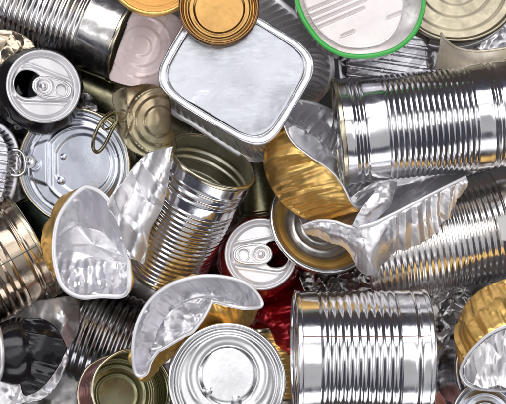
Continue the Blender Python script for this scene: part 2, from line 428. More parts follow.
def soda_can(label, x, y, z, az, el, R, L, paint, roll=0, crush=4, seed=3, group=None, shear=(0, 0), taper=0, holem=None, lam=26, fd=16):
    k = 1 - z / D; R *= k; L *= k
    M = frame(x, y, z, az, el, roll)
    T = thing('drink_can', label, 'drink can', M, group)
    soda_lid(T, R, 0, holem, fd)
    prof = [(R * 0.93, -4), (R * 0.97, -6), (R * 1.03, -10), (R * 1.12, -16), (R * 1.18, -21), (R * 1.2, -26)]
    prof += [(R * 1.2, -26 - i * 2.2) for i in range(1, int((L - 36) / 2.2))]
    zl = prof[-1][1]; prof += [(R * 1.14, zl - 5), (R * 1.0, zl - 9), (R * 0.9, zl - 10), (R * 0.6, zl - 4), (0.01, zl - 2)]
    def fn(t, r, zz):
        g = ss(8, 40, -zz)
        p = Vector((r * math.cos(t), r * math.sin(t), zz))
        d = (fac3(p, lam * .8, seed, 30, 1.8) * 0.9 - 0.35 + 0.25 * noise.noise(p * 0.05)) * crush * g
        p = Vector(((r + d) * math.cos(t) + shear[0] * g * -zz, (r + d) * math.sin(t) + shear[1] * g * -zz, zz))
        tp = 1 - taper * g * min(1, -zz / L)
        return (p.x * tp, p.y * tp, p.z)
    part(T, 'body', lathe(prof, 120, fn), paint, ang=50)
    return T
def cup(name, label, cat, rim, base, mid=None, out=GOLD, inn=FOIL, rimm=FOILW, flutes=44, fa=0.9, N=220, M=26, crum=0.0, lam=22,
        rw=2.2, seed=2, group=None, flat=0.35, floor=True, flip=False, fl_zone=(0.15, 1.0), fmask=None, fcrum=0.9, dfun=None):
    """crushed foil cup: rim loop and base loop (photo x, y, height), fluted wall, rolled flange"""
    rl = [U(*p) for p in rim]; bl = [U(*p) for p in base]
    loops = [rl] + ([[U(*p) for p in m] for m in (mid or [])]) + [bl]
    c = sum((p for p in bl), Vector()) / len(bl)
    T = thing(name, label, cat, Matrix.Translation(c), group)
    def dsp(u, v, p):
        if dfun: return (dfun(u, v, p) + crum * fac3(p, lam, seed)) * ss(0, .12, v) * ss(1, .9, v)
        s = abs(math.sin(math.pi * flutes * u + 0.8 * noise.noise(p * 0.03))) - 0.5
        g = ss(fl_zone[0] * 0.4, fl_zone[0] + 0.15, v) * ss(1.02, 0.8, v if fl_zone[1] >= 1 else v / fl_zone[1])
        if fmask: g *= fmask(u)
        return fa * s * g * (0.7 + 0.6 * noise.noise(p * 0.04)) + crum * fac3(p, lam, seed) * ss(0, 0.12, v) * ss(1, .9, v)
    wall = loft(loops, N, M, True, dsp)
    part(T, 'wall', wall, [out, inn] if not flip else [inn, out], ang=50, solid=0.35, world=True, off=0, offmat=1)
    lr = curve(rl, N, True)
    nrm = Vector((0, 0, 0)); cc = sum((p for p in lr), Vector()) / len(lr)
    for i in range(len(lr)): nrm += (lr[i] - cc).cross(lr[(i + 1) % len(lr)] - cc)
    part(T, 'rim', tube(lr, rw, True, 10, flat, up=tuple(nrm.normalized())), rimm, world=True)
    if floor:
        last = curve(bl, N, True); c2 = sum((p for p in last), Vector()) / N
        loops2 = [last, [p.lerp(c2, 0.12) + Vector((0, 0, 0.0)) for p in last], [p.lerp(c2, 0.55) for p in last], [p.lerp(c2, 0.985) for p in last]]
        part(T, 'floor', loft(loops2, N, 8, True, lambda u, v, p: (fcrum * fac3(p, 17, seed + 3) + fcrum * 0.8 * noise.noise(p * 0.07)) * ss(0, .15, v), cap='last'), [inn, out], ang=30, solid=0.3, world=True)
    return T
def scrap(name, label, cat, outline, zf, m, m2=None, seed=1, group=None, th=0.4, n=160, step=1.7, edge=None, pname='sheet', hook=None, ang=30):
    g = sheet(outline, zf, n, step)
    c = sum(g[0], Vector()) / len(g[0])
    T = thing(name, label, cat, Matrix.Translation(c), group)
    part(T, pname, g, [m, m2 or m], ang=ang, solid=th, world='keep', offmat=1 if m2 else 0)
    return T

# ------------------------------------------------------------------ the surface under the pile
gm = bpy.data.meshes.new('ground'); N_ = 60; gv = []; gf = []
for j in range(N_ + 1):
    for i in range(N_ + 1):
        x = (i / N_ - .5) * 900; y = (j / N_ - .5) * 800
        gv.append(Vector((x, y, -175)) * S)
for j in range(N_):
    for i in range(N_): a = j * (N_ + 1) + i; gf.append((a, a + 1, a + N_ + 2, a + N_ + 1))
gm.from_pydata(gv, [], gf); gm.materials.append(GROUND)
go = bpy.data.objects.new('ground', gm); COL.objects.link(go); go['kind'] = 'structure'

# ------------------------------------------------------------------ ribbed tin cans
GC = 'ribbed steel food cans in the pile'
can('food_can', 'large mirror-bright ribbed steel can lying on the pile at the upper right', 425, 123, 78, 186.5, 0, 53, 174,
    ribs=(0.24, 0.74), pitch=5.4, amp=1.0, beads=(0.10, 0.135, 0.87, 0.91), at='mid', top='closed', bottom='closed', outer=TIN, rim=RIMB, seed=4, dent=1.0, group=GC)
TB = can('food_can', 'ribbed steel can with torn white label scraps, just below the brighter can at right', 444, 236, -12, 192, 4, 56, 176,
    ribs=(0.20, 0.95), pitch=6.0, amp=1.0, beads=(0.05,), at='mid', top='closed', outer=TIND, seed=7, dent=1.8, group=GC)
can('food_can', 'big ribbed steel can lying level at the bottom right, with a thin reddish seam line', 360, 357, 92, 180, 2, 66, 129,
    ribs=(0.24, 0.84), pitch=7.4, amp=1.15, beads=(0.10,), at='mid', top='closed', outer=TIN, seam=24, seed=11, dent=0.9, group=GC)
can('food_can', 'open ribbed steel can in the middle of the pile showing its dark empty inside', 213, 161, 72, 63, 28, 45, 138,
    ribs=(0.06, 0.70), pitch=5.6, amp=1.1, beads=(0.86, 0.80), top='open', outer=TIN, rim=RIMB, seed=14, dent=1.3, group=GC)
can('food_can', 'brassy ribbed can at the left edge, below the pull-ring can, with a thin blue line', 32, 243, -4, 30, -15, 54, 150,
    ribs=(0.1, 0.80), pitch=8.0, amp=1.0, beads=(0.90,), top='closed', endm=GREEN_D, outer=TINB, rim=RIMB, seed=17, seam=8, seamm=GREEN_D, group=GC)
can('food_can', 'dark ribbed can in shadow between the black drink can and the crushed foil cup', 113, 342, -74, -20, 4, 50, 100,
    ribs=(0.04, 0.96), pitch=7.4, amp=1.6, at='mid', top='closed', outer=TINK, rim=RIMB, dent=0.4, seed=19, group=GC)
can('food_can', 'open can with olive lacquered inside at the bottom edge, left of the round bright lid', 132, 391, 52, 30, 66, 41, 62,
    ribs=(0.1, 0.85), pitch=6.2, amp=1.1, top='open', outer=REDP, inner=OLIVE, rim=RIMB, seed=23, group=GC)
can('food_can', 'wrinkled ribbed can in the top left corner, its pale pink lid folded back', 127, 40, -22, -22, 6, 46, 170,
    ribs=(0.02, 0.78), pitch=5.6, amp=1.3, beads=(), top='closed', outer=TIND, rim=RIMB, seed=29, dent=2.2, endm=KHAKI, group=GC)
can('food_can', 'plain olive can mostly hidden under the folded khaki lid with the brass ring', 196, 142, -75, -24, 5, 42, 170,
    ribs=(0.0, 0.0), top='closed', outer=OLIVE, inner=OLIVE, rim=RIMB, seed=31, group='plain lacquered cans between the others')
can('food_can', 'olive can seen in the narrow gap between the open can and the gold foil cup', 266, 236, -35, -82, 8, 26, 100,
    ribs=(0.0, 0.0), beads=(0.8,), top='closed', outer=OLIVE, inner=OLIVE, rim=RIMB, seed=37, group='plain lacquered cans between the others')
can('food_can', 'small brass ribbed can peeking out beside the front can at the lower middle', 276, 402, -14, -88, 6, 24, 72,
    ribs=(0.1, 0.9), pitch=6, amp=1.3, top='closed', outer=GOLD, rim=RIMB, seed=41, group=GC)
can('food_can', 'shallow dark-rimmed can half covered by the gold foil cup at the right edge', 507, 368, 4, 8, 68, 58, 60,
    ribs=(0.0, 0.0), top='open', outer=TINK, inner=TIN, rim=RIMS, seed=43, group='plain lacquered cans between the others')

can('food_can', 'dark green lacquered can glimpsed between the brassy can and the crushed foil cup', 64, 236, -62, -62, 0, 42, 96,
    ribs=(0, 0), at='mid', top='closed', outer=GREEN_D, rim=RIMB, seed=47, group='plain lacquered cans between the others')
# ------------------------------------------------------------------ drink cans
soda_can('black drink can with a white open lid, tab bent sideways, at the upper left', 44, 86, 48, 22, 70, 37.5, 130, BLACK, roll=172, crush=9, seed=5, lam=34, holem=HOLEG, fd=8,
         group='drink cans in the pile')
soda_can('red drink can standing in the middle with its round mouth open to the right', 261, 254, 42, 80, 80, 36.5, 120, RED, roll=2, crush=7, seed=8,
         group='drink cans in the pile')
soda_can('crushed black drink can lying on its side in the bottom left corner', -6, 353, 40, 180, 24, 30, 56, BLACK, roll=30, crush=3, seed=12, lam=40, taper=0.15,
         group='drink cans in the pile')
T = thing('drink_can', 'flattened glossy red drink can wedged behind the front can', 'drink can', frame(298, 311, -34, -150, 24), 'drink cans in the pile')
def fr(t, r, z):
    p = Vector((r * math.cos(t), r * math.sin(t), z)); d = fac3(p, 24, 21) * 6
    return ((r + d) * math.cos(t), (r + d) * math.sin(t) * 0.8, z)
part(T, 'body', lathe([(20, -64), (36, -60)] + [(38, -56 + i * 1.6) for i in range(60)] + [(34, 44), (26, 48), (20, 46), (0.01, 45)], 140, fr), RED, ang=40)

# ------------------------------------------------------------------ round lids and ends
def lid_thing(name, label, cat, x, y, z, az, el, R, h, m, rimm, depth=30, bodym=None, group=None, roll=0, rimr=1.0, nr=60, seg=160, split=None):
    k = 1 - z / D; R *= k
    T = thing(name, label, cat, frame(x, y, z, az, el, roll), group)
    g = disc(R * 0.985, h, nr, seg)
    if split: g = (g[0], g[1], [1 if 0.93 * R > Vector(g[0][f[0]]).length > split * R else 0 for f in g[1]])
    part(T, 'lid', g, m, ang=60, solid=0.35)
    part(T, 'rim', lathe([(r, zz) for r, zz in seam_ring(R, 0, 1)], 140), rimm)
    if depth:
        pr = [(R - 0.8, -1 - i * 1.5) for i in range(int(depth / 1.5))]; zl = pr[-1][1]
        part(T, 'body', lathe(pr + [(R - 3, zl - 2.5), (R * 0.5, zl - 2.5), (0.01, zl - 2.5)], 128, wob(R, 0.8)), bodym or TIN)
    return T
def ring_pull(T, base, tip, wdt, r, m, z0, z1, plate=True):
    """bent wire ring with its plate, in the thing's local coordinates"""
    b, t = Vector(base), Vector(tip); a = (t - b); L = a.length; a.normalize(); s = Vector((-a.y, a.x, 0))
    pts = []
    for i in range(44):
        q = 2 * math.pi * i / 44; u = 0.5 - 0.5 * math.cos(q)
        p = b + a * (u * L) + s * (math.copysign(abs(math.sin(q)) ** 0.7, math.sin(q)) * wdt); p.z = z0 + (z1 - z0) * u
        pts.append(p)
    tp = part(T, 'ring_pull', tube(pts, r, True, 10), m)
    return tp
RJ = 57.5 * (1 - 22 / D)
def hJ(x, y):
    r = math.hypot(x, y); z = -4.2 + 1.6 * ss(RJ * 0.92, RJ * 0.87, r) + 4.0 * ss(RJ * 0.955, RJ * 0.985, r)
    d1 = max(math.hypot(x - 8, y - 2) - 29, -(x + 19)); z += -1.3 * ss(1.4, -1.4, d1)
    d2 = max(math.hypot(x - 6, y - 1) - 38, -(x + 25)); z += 1.3 * gs(d2, 1.5)
    d3 = max(math.hypot(x, y) - 46, -(x + 60)); z -= 0.8 * gs(d3, 1.5)
    bx = max(abs(x + 37) - 9, abs(y - 3) - 19 - 0.3 * (x + 37)); z += 1.4 * ss(1.2, -1.2, bx)
    z += 0.9 * gs(math.hypot(x + 40, y - 1) - 5, 0.9)
    return z + 0.6 * noise.noise(Vector((x * .035, y * .035, 3)))
TJ = lid_thing('pull_ring_can', 'round can with an embossed blue-grey lid, two small bumps and a folded silver ring pull', 'tin can', 74, 166, 22, 200, 80, 57.5, hJ, LIDB, RIMB,
               depth=34, bodym=TINK)
rp = ring_pull(TJ, (-50, 4, 0), (-67, 2, 0), 13, 1.7, RIMS, 0.5, 7)
part(rp, 'inner_loop', tube([Vector((-58 + 4.5 * math.cos(2 * math.pi * i / 30), 3 + 9 * math.sin(2 * math.pi * i / 30), 4.5)) for i in range(30)], 1.2, True, 8), RIMS)
part(TJ, 'ring_plate', ([(x, y, 0.2 + z) for x, y, z in disc(6.5, lambda x, y: 0.8 * gs(math.hypot(x, y), 2.6))[0]], disc(6.5, lambda x, y: 0)[1]), RIMS, solid=0.6).location = (-46 * S, 4 * S, 0)

RV = 57.5 * (1 - 118 / D)
def hV(x, y):
    r = math.hypot(x, y); z = -3.6 + 1.4 * ss(RV * 0.93, RV * 0.88, r) + 3.4 * ss(RV * 0.955, RV * 0.985, r)
    cut = ss(-22, -16, y)
    d = math.hypot(x - 1, y - 6)
    z += 1.2 * ss(27, 23, d); z -= 0.9 * gs(d - 27, 1.6)
    z += 1.0 * gs(d - 36, 2.2) * ss(-24, -14, y); z -= 1.0 * gs(r - 44, 1.7)
    return z + 0.7 * noise.noise(Vector((x * .03, y * .03, 9)))
TV = lid_thing('food_can', 'bright round can end with two raised dots, facing up at the bottom middle', 'tin can', 227, 382, 118, 70, 85, 57.5, hV, LIDS, RIMS, depth=80, group=None)

def dots(T, h, pts, r, hh):
    for a, b in pts:
        z0 = max(h(a + r * .9 * math.cos(q), b + r * .9 * math.sin(q)) for q in range(7))
        pr = [(0.01, hh), (r * 0.3, hh * 0.94), (r * 0.6, hh * 0.72), (r * 0.85, hh * 0.36), (r, hh * 0.08), (r * 1.2, -0.25), (r * 1.35, -0.5)]
        part(T, 'raised_dot', lathe([(p.x, p.y) for p in cr([(q, w_ + z0, 0) for q, w_ in pr], 3)], 40, lambda t, rr, zz: (a + rr * math.cos(t), b + rr * math.sin(t), zz)), LIDS if T is TV else LIDB)
dots(TV, hV, ((-17, -8), (8, -16)), 4.2, 1.2)
dots(TJ, hJ, ((-12, 9), (-15, -15)), 3.4, 1.3)
RB = 39 * (1 - 120 / D)
def hB(x, y):
    r = math.hypot(x, y)
    return -4.5 - 1.2 * ss(RB * 0.70, RB * 0.64, r) + 1.0 * gs(r - RB * 0.82, 1.3) + 4.4 * ss(RB * 0.91, RB * 0.97, r) + 0.8 * gs(r - RB * 0.66, 1.0) + 0.35 * noise.noise(Vector((x * .05, y * .05, 1)))
lid_thing('jar_lid', 'round bronze lid with dark stepped rim resting on the silver foil tray', 'lid', 219, 7, 120, 90, 80, 39, hB, BRONZE, BRONZED, depth=14, bodym=BRONZED)
lid_thing('jar_lid', 'orange-gold brushed lid cut by the top edge left of the bronze lid', 'lid', 154, -30, 95, 75, 78, 46, lambda x, y: -2 + 2 * ss(40, 43, math.hypot(x, y)) + 0.4 * gs(math.hypot(x, y) - 36, 1.2), ORANGE, GOLD, depth=12, bodym=GOLD)
RO = 62 * (1 - 40 / D)
def hO(x, y):
    r = math.hypot(x, y); z = -2.5 + 2.5 * ss(RO * 0.93, RO * 0.98, r)
    for q, a in ((0.80, 1.2), (0.58, 1.3), (0.38, 1.3)): z += a * ss(RO * q + 1.5, RO * q - 1.5, r)
    return z + 0.9 * noise.noise(Vector((x * .03, y * .03, 5)))
lid_thing('can_lid', 'large cream-gold round lid with stepped rings in the top right corner', 'lid', 456, -16, 40, 100, 72, 62, hO, CREAM, CREAM, depth=0)
RK = 54 * (1 - 45 / D)
def hL(x, y):
    r = math.hypot(x, y); z = -11 + 7 * ss(RK * 0.62, RK * 0.86, r) + 4 * ss(RK * 0.86, RK * 0.97, r)
    z += 0.9 * gs(r - RK * 0.52, 1.4) + 0.9 * gs(r - RK * 0.36, 1.4) + 0.7 * gs(r - RK * 0.78, 1.2)
    return z + 1.2 * noise.noise(Vector((x * .04, y * .04, 8)))
lid_thing('foil_bowl', 'round shiny silver dish with reflected gold painted as a ring, tucked under the gold foil cup', 'dish', 324, 221, 38, 60, 66, 54, hL, [DISHM, GOLD], RIMS, depth=0, split=0.72)  # gold ring paints the reflection of the neighbouring cup into the dish colour
lid_thing('can_lid', 'pale silver lid at the very bottom right corner under the gold cup', 'lid', 486, 418, 40, 90, 75, 34, lambda x, y: -2 + 2 * ss(29, 32, math.hypot(x, y)) + 0.7 * gs(math.hypot(x, y) - 24, 1.2) + .6 * gs(math.hypot(x, y) - 15, 1.2), LIDB, RIMS, depth=8)
lid_thing('can_lid', 'small pinkish-red lid edge at the bottom between the front can and the gold cup', 'lid', 436, 410, -10, 90, 70, 24, lambda x, y: -1 + ss(20, 23, math.hypot(x, y)), REDP, RIMS, depth=8)

lid_thing('can_lid', 'thin white metal lid whose edge shows just below the cream-gold lid', 'lid', 448, -16, 18, 95, 76, 68, lambda x, y: -1.5 + 1.5 * ss(60, 64, math.hypot(x, y)), ALUW, ALUW, depth=0)
# ------------------------------------------------------------------ folded lids
def zK(x, y):
    fold = -13 * (max(0, 130 - x) / 16) ** 2 - 12 * (max(0, x - 148) / 24) ** 2 - 8 * (max(0, 100 - y) / 16) ** 2 + 6 * gs(math.hypot(x - 150, y - 118), 26)
    d = math.hypot((x - 159), (y - 121) * 0.95)
    e = -2.2 * ss(13, 15.5, d) - 2.2 * ss(22, 24.5, d) + 2.0 * gs(d - 31, 1.5) * ss(118, 124, x)
    e += 1.4 * gs(abs(x - 132 + 0.32 * abs(y - 118)) , 2.0) * ss(20, 14, abs(y - 120)) + 1.2 * gs(math.hypot(x - 122, y - 116) - 4.5, 1.1)
    return 92 + fold + e + 0.7 * fac(x, y, 26, 4)
TK = scrap('folded_lid', 'crumpled khaki-gold sardine lid with embossed rings and a thin brass ring', 'lid',
      [(112, 97), (120, 89), (134, 86), (150, 84), (164, 90), (170, 101), (172, 122), (176, 152), (152, 158), (133, 152), (124, 143), (116, 128), (115, 112)],
      zK, KHAKI, KHAKI, th=0.6, step=1.3, n=200, ang=50)
pr_ = []
for p in cr([(114, 112, 84), (104, 118, 92), (96, 132, 96), (93, 146, 92), (97, 152, 86), (104, 146, 84), (111, 132, 84), (117, 120, 82)], 8, True): pr_.append(U(p.x, p.y, p.z))
part(TK, 'ring_pull', tube(pr_, 1.7, True, 10), BRASS, world=True)
pr_ = [U(p.x, p.y, p.z) for p in cr([(113, 116, 85), (106, 120, 90), (103, 128, 91), (108, 129, 88), (114, 123, 84)], 6, True)]
part(TK, 'ring_loop', tube(pr_, 1.1, True, 8), BRASS, world=True)
# pale pink lid folded back beside the corner can
def zP(x, y):
    u = (x - 113) * 0.93 + (y - 60) * 0.37; v_ = -(x - 145) * 0.37 + (y - 50) * 0.93
    d = math.hypot(x - 141, (y - 46))
    return 36 + 26 * math.sin(max(0, min(1, u / 62)) * math.pi) - 1.4 * ss(9, 11, d) - 1.4 * ss(19, 21, d) + 1.4 * gs(d - 30, 1.2)
scrap('folded_lid', 'pale pink curved lid with faint rings leaning against the corner can', 'lid',
      [(134, 11), (150, 8), (170, 12), (182, 24), (180, 50), (169, 74), (157, 87), (140, 88), (111, 80), (113, 66), (123, 36)], zP, PINK, PINK, th=0.7, step=1.5, n=160, ang=50)
# bent cream metal sheet right of the top
rowA = UL([(438, 62, 58), (436, 50, 70), (438, 39, 82), (443, 34, 86)])
TP = thing('bent_sheet', 'bent cream-coloured metal strip curling behind the bright can', 'metal sheet', Matrix.Translation(U(475, 60, 55)))
g = loft([UL([(441, 33, 88), (439, 48, 76), (436, 66, 58), (438, 90, 40)]), UL([(447, 41, 82), (447, 55, 70), (446, 72, 55), (448, 94, 38)]),
          UL([(458, 48, 72), (460, 62, 63), (460, 80, 52), (462, 100, 36)]), UL([(475, 51, 66), (477, 66, 60), (478, 84, 50), (478, 104, 36)]),
          UL([(492, 50, 66), (494, 66, 60), (496, 84, 50), (498, 110, 36)]), UL([(512, 47, 70), (514, 66, 62), (515, 90, 50), (516, 120, 36)])], 40, 10, False,
         lambda u, v, p: 0.6 * noise.noise(p * 0.05))
part(TP, 'sheet', g, [BRONZE, SHEET], world=True, solid=0.9, offmat=1, ang=60)
rimpts = [U(p.x, p.y, p.z + .5) for p in cr([(441, 33, 88), (447, 41, 82), (458, 48, 72), (475, 51, 66), (492, 50, 66), (512, 47, 70)], 8)]
part(TP, 'folded_edge', tube(rimpts, 1.3, False, 8), SHEET, world=True)

# ------------------------------------------------------------------ foil trays
def rr_loop(cx, cy, hx, hy, ang, z, p=4.0, n=28, gx=0, gy=0, wig=0, seed=0):
    a = R_(ang); o = []
    for x, y in ell(hx, hy, 0, 0, n, p):
        X = cx + x * math.cos(a) - y * math.sin(a); Y = cy + x * math.sin(a) + y * math.cos(a)
        zz = z + gx * (X - cx) + gy * (Y - cy) + (wig * noise.noise(Vector((X * .05, Y * .05, seed))) if wig else 0)
        o.append(U(X, Y, zz))
    return o
def align(a, b):
    n = len(a); best = min(range(n), key=lambda s: sum((a[i] - b[(i + s) % n]).length for i in range(0, n, 4)))
    return [b[(i + best) % n] for i in range(n)]
def tray(label, cx, cy, hx, hy, ang, ztop, zbot, grow, dx, dy, wallm, panelm, rimm, flutes=60, gx=0, gy=0, p=4.0, panelh=None, lip=True, group=None, fa=1.0, rw=4.2, dent=1.4, sd=1, botpts=None, pm=6):
    T = thing('foil_tray', label, 'foil tray', Matrix.Translation(U(cx, cy, zbot)), group)
    q = lambda s, z: rr_loop(cx, cy, hx * s, hy * s, ang, z, p if s > 0.3 else 2 + (p - 2) * s * 3, 32, gx, gy)
    if lip: ls = [q(0.01, ztop - 1.5), q(0.3, ztop - 1.5), q(0.6, ztop - 1.5), q(0.80, ztop - 1.5), q(0.885, ztop - 1.3), q(0.90, ztop + 0.2), q(0.91, ztop + 0.3), q(0.925, ztop - 0.5), q(0.985, ztop - 0.3), q(1.005, ztop + 0.9), q(1.02, ztop - 0.4)]
    else: ls = [q(0.01, ztop), q(0.3, ztop), q(0.6, ztop), q(0.85, ztop), q(0.95, ztop - 0.2), q(1.0, ztop - 2)]
    def dp(u, v, pp):
        d = dent * 0.9 * fac3(pp, 34, sd, 20, 1.5) + dent * 3.6 * noise.noise(pp * 0.018)
        return d + (panelh(pp) if panelh else 0)
    if lip:
        part(T, 'lip', loft(ls[4:], 300, 6, True, lambda u, v, pp: 0.5 * noise.noise(pp * 0.04) + 0.35 * fac3(pp, 16, 9)), FOILT2, world=True, solid=0.4, ang=50); ls = ls[:6]
    part(T, 'base_panel', loft(ls, 300, pm, True, dp, cap='first'), panelm, world=True, solid=0.4, ang=50)
    top = rr_loop(cx, cy, hx * 0.95, hy * 0.95, ang, ztop - 3, p, 32, gx, gy)
    bot = rr_loop(cx + dx, cy + dy, hx * grow, hy * grow, ang, zbot, p * 0.8, 32, gx, gy)
    if botpts: bot = [U(*q_) for q_ in botpts]; top = curve(top, 64, True); bot = curve(bot, 64, True); bot = align(top, bot)
    midl = [a.lerp(b, 0.5) + Vector((0, 0, 2)) for a, b in zip(top, bot)]
    part(T, 'wall', loft([top, midl, bot], 420, 12, True, lambda u, v, pp: fa * (abs(math.sin(math.pi * flutes * u)) - .5) * ss(0, .15, v) * ss(1, .85, v) * 1.6), wallm, world=True, solid=0.35, ang=30)
    b2 = curve(bot, 220, True)
    part(T, 'rim', tube(b2, rw, True, 12, 0.3), rimm, world=True)
    return T
tray('flat silver foil tray turned upside down at the top, its smooth panel facing up', 236, 71, 68, 57, 31, 108, 40, 1.22, 10, 9, FOIL, FOILT, FOILW, flutes=64, p=4.6, gx=-0.05, gy=0.02, fa=1.5,
     group='foil trays', dent=1.0, sd=3,
     botpts=[(164, 78, 40), (170, 106, 40), (196, 124, 40), (228, 145, 40), (252, 158, 36), (270, 154, 16), (290, 138, -4), (312, 104, 6), (327, 84, 28), (330, 62, 36), (318, 35, 40), (290, 12, 40), (262, -8, 40), (235, -10, 40), (200, 10, 40), (172, 50, 40)][::-1])
def ribs9(pp): 
    d = (pp.y + 0.15 * pp.x)
    return 1.7 * ss(.1, .8, math.sin(d * 2 * math.pi / 9.0))
tray('dull grey ribbed foil tray squeezed under the green-rimmed tin', 388, 64, 42, 26, -6, 44, 20, 1.12, 0, -4, TINK, FOILG, FOILG, flutes=20, panelh=ribs9, pm=14, lip=False, group='foil trays', p=5)
tray('fluted grey foil tray poking in at the left edge beside the pull-ring can', -18, 170, 26, 40, 8, 34, 8, 1.12, 4, 0, FOILG, FOILG, FOILG, flutes=44, panelh=ribs9, pm=12, lip=False, group='foil trays', p=3)
# green-rimmed tin
TG = thing('oval_tin', 'white oval tin with a bright green rim and embossed lines, at the top', 'tin', Matrix.Translation(U(360, -10, 95)))
rimG = [(297, 0), (301, 13), (308, 26), (322, 43), (342, 54), (367, 56), (393, 50), (411, 36), (421, 17), (424, -4), (422, -40), (400, -72), (350, -84), (308, -66), (293, -30)]
zr = lambda x, y: 122 + 0.03 * (360 - x)
rg = curve([U(x, y, zr(x, y)) for x, y in rimG], 260, True)
part(TG, 'rim', tube(rg, 2.3, True, 12, 0.7), GREEN, world=True)
flo = [(302 + 0, 0), (307, 14), (314, 27), (326, 39), (343, 48), (363, 50), (384, 45), (397, 32), (404, 14), (405, -4), (402, -36), (384, -66), (348, -78), (312, -60), (299, -28)]
cG = Vector((355, -12))
def sc_loop(s, z): return [U(cG.x + (x - cG.x) * s, cG.y + (y - cG.y) * s, z) for x, y in flo]
def hG(u, v, p):
    k = 1 - p.z / D; x = p.x / k + 253; y = 202 - p.y / k
    t = y + 0.42 * (x - 300)
    along = (x - 300) - 0.42 * (y)
    r = 0
    for i, tt in enumerate((14, 21, 28, 35)):
        e = 1 if y < 30 else 0
        x0, x1 = (304 + i * 3, 372 - i * 2)
        r += 2.2 * gs(t - tt, 1.2) * ss(x0, x0 + 3, x) * ss(x1, x1 - 3, x)
    r += 2.2 * gs(t - 54, 1.4) * ss(340, 343, x) * ss(356, 353, x) + 2.2 * gs(t - 55, 1.4) * ss(386, 389, x) * ss(403, 400, x)
    return r
part(TG, 'floor', loft([sc_loop(0.01, 100), sc_loop(0.5, 100), sc_loop(0.9, 100), sc_loop(0.97, 101)], 380, 44, True, hG, cap='first'), PINKW, world=True, solid=0.4, ang=60)
part(TG, 'wall', loft([sc_loop(0.97, 101), sc_loop(1.0, 104), [U(x, y, zr(x, y)) for x, y in rimG]], 260, 8, True), TIND, world=True, solid=0.5, label='steel inner wall under the green rim')
rg2 = curve([U(x, y, 95) for x, y in rimG], 260, True)
part(TG, 'outer_wall', loft([[p + Vector((0, 0, -1)) for p in rg], [p + Vector((0, 0, -45)) for p in rg]], 260, 6, True), TIN, world=True, solid=0.4)

# ------------------------------------------------------------------ gold foil cups
GG = 'gold foil cups with silver insides'
cup('foil_cup', 'gold fluted foil cup on its side in the middle right, opening towards the bright can', 'foil cup',
    rim=[(284, 110, 96), (285, 126, 104), (293, 142, 110), (310, 156, 114), (328, 168, 112), (342, 184, 106), (356, 207, 98), (374, 200, 60), (378, 176, 30), (366, 144, 14), (337, 115, 28), (322, 106, 72), (304, 101, 88), (292, 102, 93)],
    base=[(270, 134, 40), (264, 154, 48), (266, 176, 56), (278, 198, 60), (294, 213, 60), (312, 220, 54), (336, 216, 44), (350, 206, 40), (346, 180, 32), (334, 156, 30), (314, 136, 34), (296, 126, 38), (284, 124, 40), (276, 127, 40)],
    mid=[[(275, 118, 72), (272, 140, 82), (278, 162, 90), (294, 184, 93), (312, 198, 90), (330, 206, 84), (350, 212, 76), (362, 204, 50), (362, 180, 32), (352, 150, 24), (334, 130, 40), (316, 116, 60), (298, 108, 72), (284, 109, 74)]],
    crum=1.2, lam=22, rw=1.7, seed=4,
    dfun=lambda u, v, p: 3.4 * facet(u * 640, v * 60, 11, 5, 90, 7.0, 0.2) + 1.0 * facet(u * 640, v * 60, 5, 8, 90, 8.0, 0.2), group=GG, flat=0.5)
cup('foil_cup', 'crushed foil cup with silver inside and bright flap, on the pull-ring lid at the left', 'foil cup',
    rim=[(87, 187, 84), (100, 192, 88), (111, 204, 92), (119, 222, 92), (126, 246, 90), (129, 268, 90), (129, 288, 90), (121, 296, 86), (101, 296, 86), (80, 297, 84), (64, 288, 82), (56, 268, 80), (54, 244, 80), (58, 220, 80), (68, 202, 82), (78, 191, 83)],
    base=[(80, 226, 46), (90, 228, 48), (102, 232, 50), (112, 240, 54), (119, 249, 58), (124, 256, 62), (127, 260, 62), (122, 262, 58), (108, 259, 54), (92, 256, 50), (78, 252, 48), (66, 248, 46), (60, 243, 46), (60, 237, 46), (66, 231, 46), (73, 227, 46)],
    mid=[[(82, 198, 64), (98, 206, 70), (108, 216, 74), (116, 230, 76), (124, 248, 78), (128, 264, 78), (128, 280, 76), (119, 286, 72), (101, 286, 70), (81, 286, 68), (61, 280, 60), (48, 264, 52), (45, 242, 50), (46, 222, 52), (58, 206, 58), (70, 198, 62)]],
    rw=2.2, seed=6, group=GG, flat=0.4, fcrum=0.3, crum=4.2, lam=26,
    dfun=lambda u, v, p: 2.0 * (abs(math.sin(p.x * 0.36 + 0.8 * noise.noise(p * 0.08))) - .5) * ss(-52, -62, p.y) * ss(0, .25, v) * ss(1, .9, v) + 1.2 * (abs(math.sin(p.y * 0.4)) - .5) * ss(-199, -203, p.x) * ss(0, .25, v))
